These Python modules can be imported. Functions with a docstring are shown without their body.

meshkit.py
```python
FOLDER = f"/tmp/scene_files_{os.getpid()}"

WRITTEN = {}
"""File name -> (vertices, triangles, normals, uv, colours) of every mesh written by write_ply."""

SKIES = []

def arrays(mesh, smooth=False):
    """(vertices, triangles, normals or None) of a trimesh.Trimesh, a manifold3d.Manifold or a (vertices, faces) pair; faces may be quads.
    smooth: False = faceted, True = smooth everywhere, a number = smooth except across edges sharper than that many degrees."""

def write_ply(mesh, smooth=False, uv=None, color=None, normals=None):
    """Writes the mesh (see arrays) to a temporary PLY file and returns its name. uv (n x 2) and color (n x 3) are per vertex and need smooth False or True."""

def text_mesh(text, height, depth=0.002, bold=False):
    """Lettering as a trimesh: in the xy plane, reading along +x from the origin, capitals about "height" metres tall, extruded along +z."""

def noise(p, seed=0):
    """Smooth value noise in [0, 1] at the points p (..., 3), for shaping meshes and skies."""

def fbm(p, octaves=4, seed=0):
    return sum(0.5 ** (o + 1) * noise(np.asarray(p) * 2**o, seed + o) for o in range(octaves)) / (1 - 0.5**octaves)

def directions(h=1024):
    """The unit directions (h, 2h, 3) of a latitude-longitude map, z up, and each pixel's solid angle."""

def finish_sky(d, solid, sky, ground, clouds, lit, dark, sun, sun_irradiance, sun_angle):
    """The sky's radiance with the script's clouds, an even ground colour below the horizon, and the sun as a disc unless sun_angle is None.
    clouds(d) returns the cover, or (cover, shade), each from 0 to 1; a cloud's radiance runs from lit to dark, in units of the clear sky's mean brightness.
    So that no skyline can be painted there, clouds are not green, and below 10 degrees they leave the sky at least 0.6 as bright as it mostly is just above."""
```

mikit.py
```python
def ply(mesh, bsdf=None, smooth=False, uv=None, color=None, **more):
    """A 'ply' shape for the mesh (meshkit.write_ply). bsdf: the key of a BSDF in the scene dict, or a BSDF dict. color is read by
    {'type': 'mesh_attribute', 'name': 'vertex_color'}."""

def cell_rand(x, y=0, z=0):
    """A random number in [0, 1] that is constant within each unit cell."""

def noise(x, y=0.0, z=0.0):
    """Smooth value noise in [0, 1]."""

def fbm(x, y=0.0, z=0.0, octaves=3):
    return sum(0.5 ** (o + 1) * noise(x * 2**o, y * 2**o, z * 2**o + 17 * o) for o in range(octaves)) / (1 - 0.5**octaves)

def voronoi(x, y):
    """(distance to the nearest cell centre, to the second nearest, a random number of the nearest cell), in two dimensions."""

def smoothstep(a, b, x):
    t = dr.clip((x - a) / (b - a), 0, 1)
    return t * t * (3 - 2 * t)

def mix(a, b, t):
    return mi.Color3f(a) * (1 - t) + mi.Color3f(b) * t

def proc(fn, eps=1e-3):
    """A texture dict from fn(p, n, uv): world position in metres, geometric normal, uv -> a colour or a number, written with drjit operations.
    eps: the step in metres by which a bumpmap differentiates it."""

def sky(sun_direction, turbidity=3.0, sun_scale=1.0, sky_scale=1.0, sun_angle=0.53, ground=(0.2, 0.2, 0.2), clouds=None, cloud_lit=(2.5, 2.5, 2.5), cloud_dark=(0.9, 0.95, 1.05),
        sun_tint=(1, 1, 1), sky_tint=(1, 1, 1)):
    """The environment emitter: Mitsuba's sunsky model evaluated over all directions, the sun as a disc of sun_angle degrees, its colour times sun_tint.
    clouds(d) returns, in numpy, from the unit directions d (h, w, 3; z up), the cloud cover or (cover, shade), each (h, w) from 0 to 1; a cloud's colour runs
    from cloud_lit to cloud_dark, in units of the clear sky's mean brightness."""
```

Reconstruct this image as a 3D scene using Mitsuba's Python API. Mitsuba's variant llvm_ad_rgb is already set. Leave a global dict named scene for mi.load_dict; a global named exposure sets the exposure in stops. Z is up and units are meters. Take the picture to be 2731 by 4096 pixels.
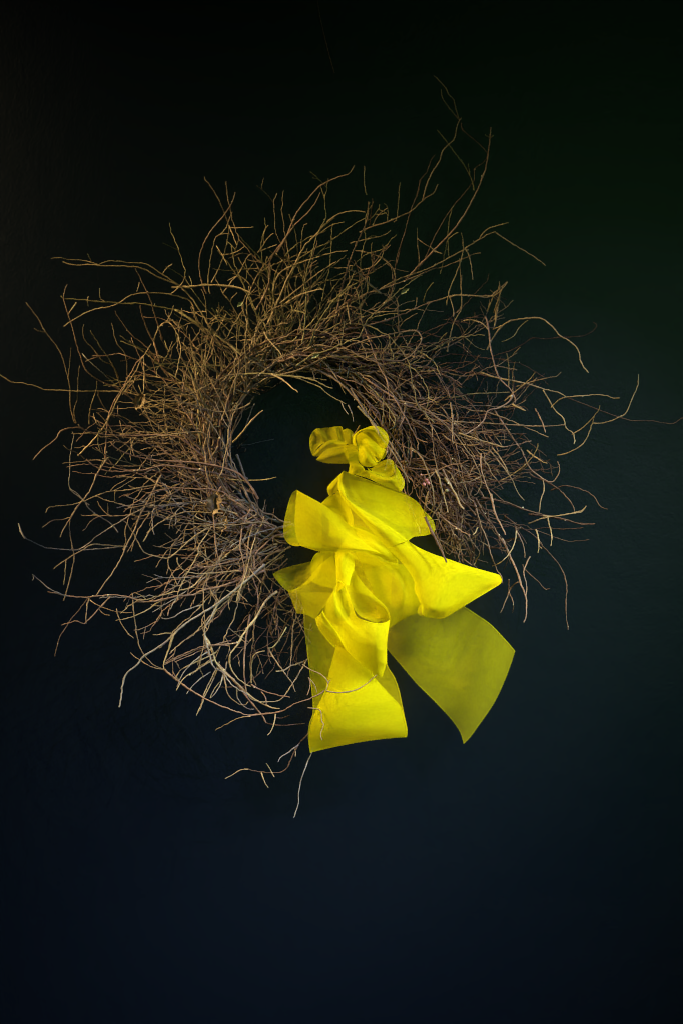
import math, random
import numpy as np
import mitsuba as mi
import mikit, meshkit
from scipy.interpolate import Akima1DInterpolator

T = mi.ScalarTransform4f
rng = np.random.default_rng(11)
scene, labels = {}, {}

# ------------------------------------------------------------------ camera, lamps, exposure
CAM = 1.70                                     # metres from the wall (wall plane y = 0, camera looks along +y)
MM = 0.784 / 2731                              # metres on the wall per pixel of the photograph
exposure = 0.0
scene['camera'] = {'type': 'perspective', 'fov': math.degrees(2 * math.atan(0.392 / CAM)), 'fov_axis': 'x',
                   'near_clip': 0.05, 'far_clip': 20.0,
                   'to_world': T().look_at(origin=[0, -CAM, 0], target=[0, 0, 0], up=[0, 0, 1])}


def spot(name, at, to, rgb, cutoff, beam):
    scene[name] = {'type': 'spot', 'to_world': T().look_at(origin=at, target=to, up=[0, 0.3, 1]),
                   'intensity': {'type': 'rgb', 'value': rgb}, 'cutoff_angle': cutoff, 'beam_width': beam}


def softbox(name, at, to, size, rgb):
    scene[name] = {'type': 'rectangle', 'to_world': T().look_at(origin=at, target=to, up=[0, 0.3, 1]).scale([size, size, 1]),
                   'bsdf': {'type': 'diffuse', 'reflectance': {'type': 'rgb', 'value': 0.1}},
                   'emitter': {'type': 'area', 'radiance': {'type': 'rgb', 'value': rgb}}}
    labels[name] = {'kind': 'structure', 'label': 'unseen lamp panel out of view, placed for the glow on the wall', 'category': 'lamp'}


for k, (dx, dy, dz) in enumerate(((0, 0, 0), (-0.15, 0.1, 0.25), (-0.05, 0.1, -0.4), (0.1, 0.1, -0.2))):      # unseen warm source out of view, lights the left twigs, in four parts
    spot(f'unseen_key_lamp_{k}', [-2.2 + dx, -0.85 + dy, 1.35 + dz], [-0.28, 0, 0.115], [14.5, 10.9, 5.1], 12.4, 2)
for k, (dx, dz) in enumerate(((0, 0), (-0.3, 0.2), (-0.1, -0.35), (0.15, 0.3))):      # unseen source out of view on the right, lights the ribbon, in four parts
    spot(f'unseen_side_lamp_{k}', [1.95 + dx, -0.95 - 0.7 * dx, 0.95 + dz], [0.08, -0.1, -0.19], [5.7, 6.5, 3.5], 7.2, 4.3)
for k, (dx, dy, dz) in enumerate(((0, 0, 0), (-0.25, -0.1, 0.15), (0.2, 0.1, 0.2), (0.1, -0.2, -0.2))):      # unseen cool source at the upper right, lights the lower wall and twigs
    spot(f'unseen_cool_lamp_{k}', [1.35 + dx, -1.5 + dy, 1.35 + dz], [-0.06, 0, -0.42], [4.6, 5.2, 8.2], 11.5, 2)
softbox('unseen_low_lamp', [0.06, -2.05, -0.80], [0.05, 0, -0.2], 0.30, [0.26, 0.54, 1.02])  # unseen panel below the camera, gives the wall its blue glow
softbox('unseen_cross_lamp', [0.66, -2.0, 0.22], [0.2, 0, 0.0], 0.40, [0.34, 1.0, 0.36])  # unseen panel right of the camera, gives the wall its green glow

# ------------------------------------------------------------------ materials
P = mikit.proc


def c3(*v):
    return mi.Color3f(*v)


def wall_bump(p, n, uv):
    return 0.00012 * mikit.fbm(p.x * 420, p.z * 420, 0, 3) + 0.00012 * mikit.noise(p.x * 60, p.z * 60)


scene['wall_paint'] = {'type': 'twosided', 'bsdf': {'type': 'bumpmap', 'arbitrary': P(wall_bump, 6e-4), 'scale': 1.0,
                       'bsdf': {'type': 'roughplastic', 'distribution': 'beckmann', 'alpha': 0.2, 'int_ior': 1.45,
                                'diffuse_reflectance': {'type': 'rgb', 'value': [0.0028, 0.0044, 0.0084]}}}}


def bark(name, a, b, rough=0.75):


    def f(p, n, uv):
        t = mikit.smoothstep(0.25, 0.75, mikit.fbm(p.x * 160, p.y * 160, p.z * 160, 3))
        s = mikit.noise(p.x * 900, p.y * 900, p.z * 900)
        return mikit.mix(a, b, t) * (0.72 + 0.56 * s)
    scene[name] = {'type': 'twosided', 'bsdf': {'type': 'roughplastic', 'diffuse_reflectance': P(f), 'alpha': rough * 0.6, 'int_ior': 1.35}}


bark('bark_tan', (0.33, 0.235, 0.125), (0.46, 0.335, 0.18))
bark('bark_brown', (0.24, 0.16, 0.095), (0.35, 0.24, 0.14))
bark('bark_red', (0.26, 0.15, 0.10), (0.38, 0.235, 0.16))
bark('bark_dark_and_shade', (0.075, 0.038, 0.025), (0.15, 0.08, 0.05))  # dark twigs, and shade put into the colour of right and lower ones
bark('bark_grey', (0.25, 0.215, 0.19), (0.37, 0.32, 0.285))
bark('bark_olive', (0.22, 0.18, 0.08), (0.36, 0.29, 0.13))
bark('pale_wood', (0.55, 0.48, 0.33), (0.75, 0.68, 0.5))
bark('dry_leaf', (0.22, 0.13, 0.06), (0.36, 0.24, 0.11))
bark('green_leaf', (0.22, 0.26, 0.12), (0.32, 0.36, 0.2))
bark('berry_skin', (0.5, 0.18, 0.17), (0.62, 0.3, 0.27), 0.4)
bark('frame_wire', (0.04, 0.05, 0.045), (0.08, 0.10, 0.09), 0.55)
bark('black_wire', (0.010, 0.010, 0.010), (0.02, 0.02, 0.02), 0.5)


def weave(p, n, uv):
    warp = mikit.noise(uv.x * 500, uv.y * 1500)
    weft = mikit.noise(uv.x * 1500, uv.y * 500, 5)
    slub = mikit.fbm(uv.x * 60, uv.y * 8, 3, 2)
    return 0.37 + 0.16 * (warp - 0.5) + 0.16 * (weft - 0.5) + 0.05 * (slub - 0.5)


def silk(p, n, uv):
    t = mikit.noise(uv.x * 700, uv.y * 700, 9)
    return mikit.mix((0.84, 0.745, 0.003), (0.89, 0.80, 0.006), t)


scene['organza'] = {'type': 'mask', 'opacity': P(weave),
                    'bsdf': {'type': 'principledthin', 'base_color': P(silk), 'roughness': 0.55, 'diff_trans': 0.9, 'sheen': 0.35, 'sheen_tint': 0.9, 'eta': 1.35}}

scene['organza_tail'] = {**scene['organza'], 'opacity': P(lambda p, n, uv: 1.12 * weave(p, n, uv))}
scene['organza_loop'] = {**scene['organza'], 'opacity': P(lambda p, n, uv: 1.45 * weave(p, n, uv))}
scene['organza_doubled'] = {**scene['organza'], 'opacity': P(lambda p, n, uv: 1.9 * weave(p, n, uv))}

# ------------------------------------------------------------------ from pixels of the photograph to points at a depth (mm) in front of the wall
CROPS = {'F': (0, 0, 1), 'C3': (0, 1000, 1.568), 'C4': (0, 1900, 1.568), 'D1': (700, 600, 1.568), 'D2': (1500, 250, 1.96), 'D3': (1731, 1100, 1.568),
         'D4': (1700, 1900, 1.96), 'D5': (500, 2400, 1.7422), 'D6': (800, 1400, 1.96), 'R1': (1050, 1650, 1.49333), 'R2': (1050, 2250, 1.49333),
         'RA': (1200, 1650, 3.4844), 'RB': (1100, 1850, 2.24), 'RC': (1050, 2150, 2.85091), 'RD': (1500, 2100, 2.85091)}


def world(f):
    """(x, y, depth in mm) in photograph pixels -> metres"""
    f = np.asarray(f, float)
    d = f[:, 2] / 1000
    k = MM * (CAM - d) / CAM
    return np.stack([(f[:, 0] - 1365.5) * k, -d, (2048 - f[:, 1]) * k], 1)


def read(text, crop='F', depth=None):
    out = []
    for tok in text.split():
        if tok.endswith(':'):
            crop = tok[:-1]
            continue
        v = [float(a) for a in tok.split(',')]
        ox, oy, s = CROPS[crop]
        out.append([ox + v[0] / s, oy + v[1] / s, v[2] if len(v) > 2 else 0.0])
    return np.array(out)


def smooth_curve(p, n, power=1.0):
    p = np.asarray(p, float)
    seg = np.linalg.norm(np.diff(p, axis=0), axis=1) ** power
    t = np.concatenate([[0], np.cumsum(np.maximum(seg, 1e-6))])
    t /= t[-1]
    q = np.linspace(0, 1, n) if np.isscalar(n) else n
    if len(p) < 3:
        return p[0] + (p[-1] - p[0]) * q[:, None]
    return Akima1DInterpolator(t, p, axis=0)(q)


COUNT = {}


def key_of(name):
    n = COUNT.get(name, 0)
    COUNT[name] = n + 1
    return name if n == 0 else f'{name}_{n:03d}'


# ------------------------------------------------------------------ the wall
def box_mesh(x0, x1, y0, y1, z0, z1):
    v = np.array([[x, y, z] for x in (x0, x1) for y in (y0, y1) for z in (z0, z1)], float)
    f = np.array([[0, 1, 3], [0, 3, 2], [4, 6, 7], [4, 7, 5], [0, 4, 5], [0, 5, 1], [2, 3, 7], [2, 7, 6], [0, 2, 6], [0, 6, 4], [1, 5, 7], [1, 7, 3]])
    return v, f


def wall_mesh():
    gx, gz = np.meshgrid(np.linspace(-2.5, 2.5, 61), np.linspace(-1.6, 1.8, 41))
    w = np.stack([gx, 0 * gx, gz], -1).reshape(-1, 3)
    w[:, 1] = -0.0012 * (meshkit.fbm(w * 3.0, 2, 4) - 0.5)          # a plastered wall is not quite flat
    i, j = np.meshgrid(np.arange(40), np.arange(60), indexing='ij')
    q = np.stack([i * 61 + j, i * 61 + j + 1, (i + 1) * 61 + j + 1, (i + 1) * 61 + j], -1).reshape(-1, 4)
    f = np.vstack([q[:, [0, 1, 2]], q[:, [0, 2, 3]]])
    return w, f


scene['wall'] = mikit.ply(wall_mesh(), 'wall_paint', smooth=True)
labels['wall'] = {'kind': 'structure', 'label': 'dark painted wall', 'category': 'wall'}


# ------------------------------------------------------------------ twigs
class Tangle:
    def __init__(self):
        self.v, self.f, self.n = [], [], 0

    def add(self, v, f):
        self.v.append(v)
        self.f.append(f + self.n)
        self.n += len(v)

    def mesh(self):
        return np.vstack(self.v), np.vstack(self.f)


def tube(pts, rad, sides=5):
    p = np.asarray(pts, float)
    t = np.gradient(p, axis=0)
    t /= np.linalg.norm(t, axis=1, keepdims=True) + 1e-12
    a = np.cross(t, [0.13, 0.96, 0.21])
    a /= np.linalg.norm(a, axis=1, keepdims=True) + 1e-12
    b = np.cross(t, a)
    ang = np.arange(sides) * 2 * np.pi / sides
    v = p[:, None] + np.asarray(rad)[:, None, None] * (np.cos(ang)[None, :, None] * a[:, None] + np.sin(ang)[None, :, None] * b[:, None])
    m = len(p)
    i, j = np.meshgrid(np.arange(m - 1), np.arange(sides), indexing='ij')
    q = np.stack([i * sides + j, i * sides + (j + 1) % sides, (i + 1) * sides + (j + 1) % sides, (i + 1) * sides + j], -1).reshape(-1, 4)
    f = [q[:, [0, 1, 2]], q[:, [0, 2, 3]]]
    v = np.vstack([v.reshape(-1, 3), p[:1], p[-1:]])
    k = np.arange(sides)
    f.append(np.stack([np.full(sides, m * sides), (k + 1) % sides, k], 1))
    f.append(np.stack([np.full(sides, m * sides + 1), (m - 1) * sides + k, (m - 1) * sides + (k + 1) % sides], 1))
    return v, np.vstack(f)


BUDS = []


def twig_mesh(path, r0, r1, step=13.0, wobble=1.5, buds=True):
    """path: (x, y, depth) control points; radii in mm; a jointed twig with swollen nodes"""
    path = np.asarray(path, float)
    flat = path * [1, 1, 1 / (MM * 1000)]
    length = np.linalg.norm(np.diff(flat, axis=0), axis=1).sum()
    n = int(max(4, min(70, length / step)))
    q = smooth_curve(path, n)
    q[:, :2] += rng.normal(0, wobble, (n, 2)) * np.linspace(0.4, 1, n)[:, None]
    s = np.linspace(0, 1, n)
    rad = (r0 + (r1 - r0) * s ** 0.8) * (1 + rng.normal(0, 0.05, n))
    nodes = rng.integers(1, n - 1, max(1, int(length / 75)))
    rad[nodes] *= rng.uniform(1.15, 1.45, len(nodes))
    w = world(q)
    if buds:
        for k in nodes:
            if rng.random() < 0.45:
                BUDS.append((w[k] + np.array([rng.normal(), -abs(rng.normal()), rng.normal()]) * rad[k] * 0.0008, rad[k] / 1000 * rng.uniform(0.5, 0.95)))
    return tube(w, rad / 1000), w, rad, q


def walk(start, angle, length, curl, dd, kink=9.0, step=34.0):
    """a wandering twig in photograph pixels; angle in degrees, 0 to the right, 90 up"""
    x, y, d = start
    pts, a, n = [(x, y, d)], angle, max(2, int(length / step))
    c = curl / n
    ddr = dd / n
    for _ in range(n):
        a += c + (rng.normal(0, kink) if rng.random() < 0.6 else rng.normal(0, 2.5))
        x += step * math.cos(math.radians(a))
        y -= step * math.sin(math.radians(a))
        d = min(135.0, max(7.0, d + ddr + rng.normal(0, 1.3)))
        pts.append((x, y, d))
    return np.array(pts)


import shapely, shapely.geometry
BOW = shapely.geometry.Polygon([(1050 + x / 1.49333, 1650 + y / 1.49333) for x, y in ((290, 100), (540, 90), (750, 120), (850, 400), (1000, 700), (1425, 990), (1508, 1430), (1200, 1980), (860, 1940),
                                (285, 2030), (250, 1250), (65, 960), (130, 700), (200, 460), (380, 480), (320, 290))])
BOW_IN = BOW.buffer(-45)


def behind_bow(p):
    """twigs keep behind the ribbon, and stop where it covers them"""
    p = np.array(p)
    inside = shapely.contains_xy(BOW.buffer(25), p[:, 0], p[:, 1])
    p[inside, 2] = np.minimum(p[inside, 2], 30 + 0.1 * p[inside, 2])
    deep = shapely.contains_xy(BOW_IN, p[:, 0], p[:, 1]) | (np.hypot(p[:, 0] - 1225, (p[:, 1] - 1790) / 0.93) < 278)
    best, at = (0, 0), 0
    for k in range(len(p) + 1):                                       # the longest stretch that shows
        if k == len(p) or deep[k]:
            if k - at > best[1] - best[0]:
                best = (at, k)
            at = k + 1
    return p[best[0]:best[1]]



STUFF = {}                                                # bark -> Tangle of what is past the 300 twigs
TWIGS = []                                               # (size seen, mesh, bark): the largest become parts


def shoots(path, r0, r1, density, length, mesh, level=0):
    """side shoots, joined to the twig they grow on"""
    seg = np.diff(path[:, :2], axis=0)
    for k in range(1, len(path) - 1):
        if rng.random() > density:
            continue
        base = math.degrees(math.atan2(-seg[k][1], seg[k][0]))
        a = base + rng.choice([-1, 1]) * rng.uniform(18, 66)
        ln = length * rng.uniform(0.25, 1.0) * (1 - 0.45 * k / len(path))
        p = walk(path[k], a, ln, rng.normal(0, 26), rng.normal(4, 10), 11, 24.0)
        rr = (r0 + (r1 - r0) * k / len(path)) * rng.uniform(0.55, 0.8)
        p = behind_bow(p)
        if len(p) < 3:
            continue
        m, *_ = twig_mesh(p, max(rr, 0.42), 0.36, 15, 1.2)
        mesh.add(*m)
        if level == 0 and ln > 80:
            shoots(p, rr, 0.4, 0.32, ln * 0.6, mesh, 1)


def add_twig(path, r0, r1, mat, density=0.0, length=110.0, rank=None, wobble=1.5):
    mesh = Tangle()
    m, w, rad, q = twig_mesh(path, r0, r1, wobble=wobble)
    mesh.add(*m)
    if density:
        shoots(np.asarray(path, float), r0, r1, density, length, mesh)
    size = rank if rank is not None else np.linalg.norm(np.diff(path[:, :2], axis=0), axis=1).sum() * r0
    TWIGS.append((size, mesh, mat))


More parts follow.
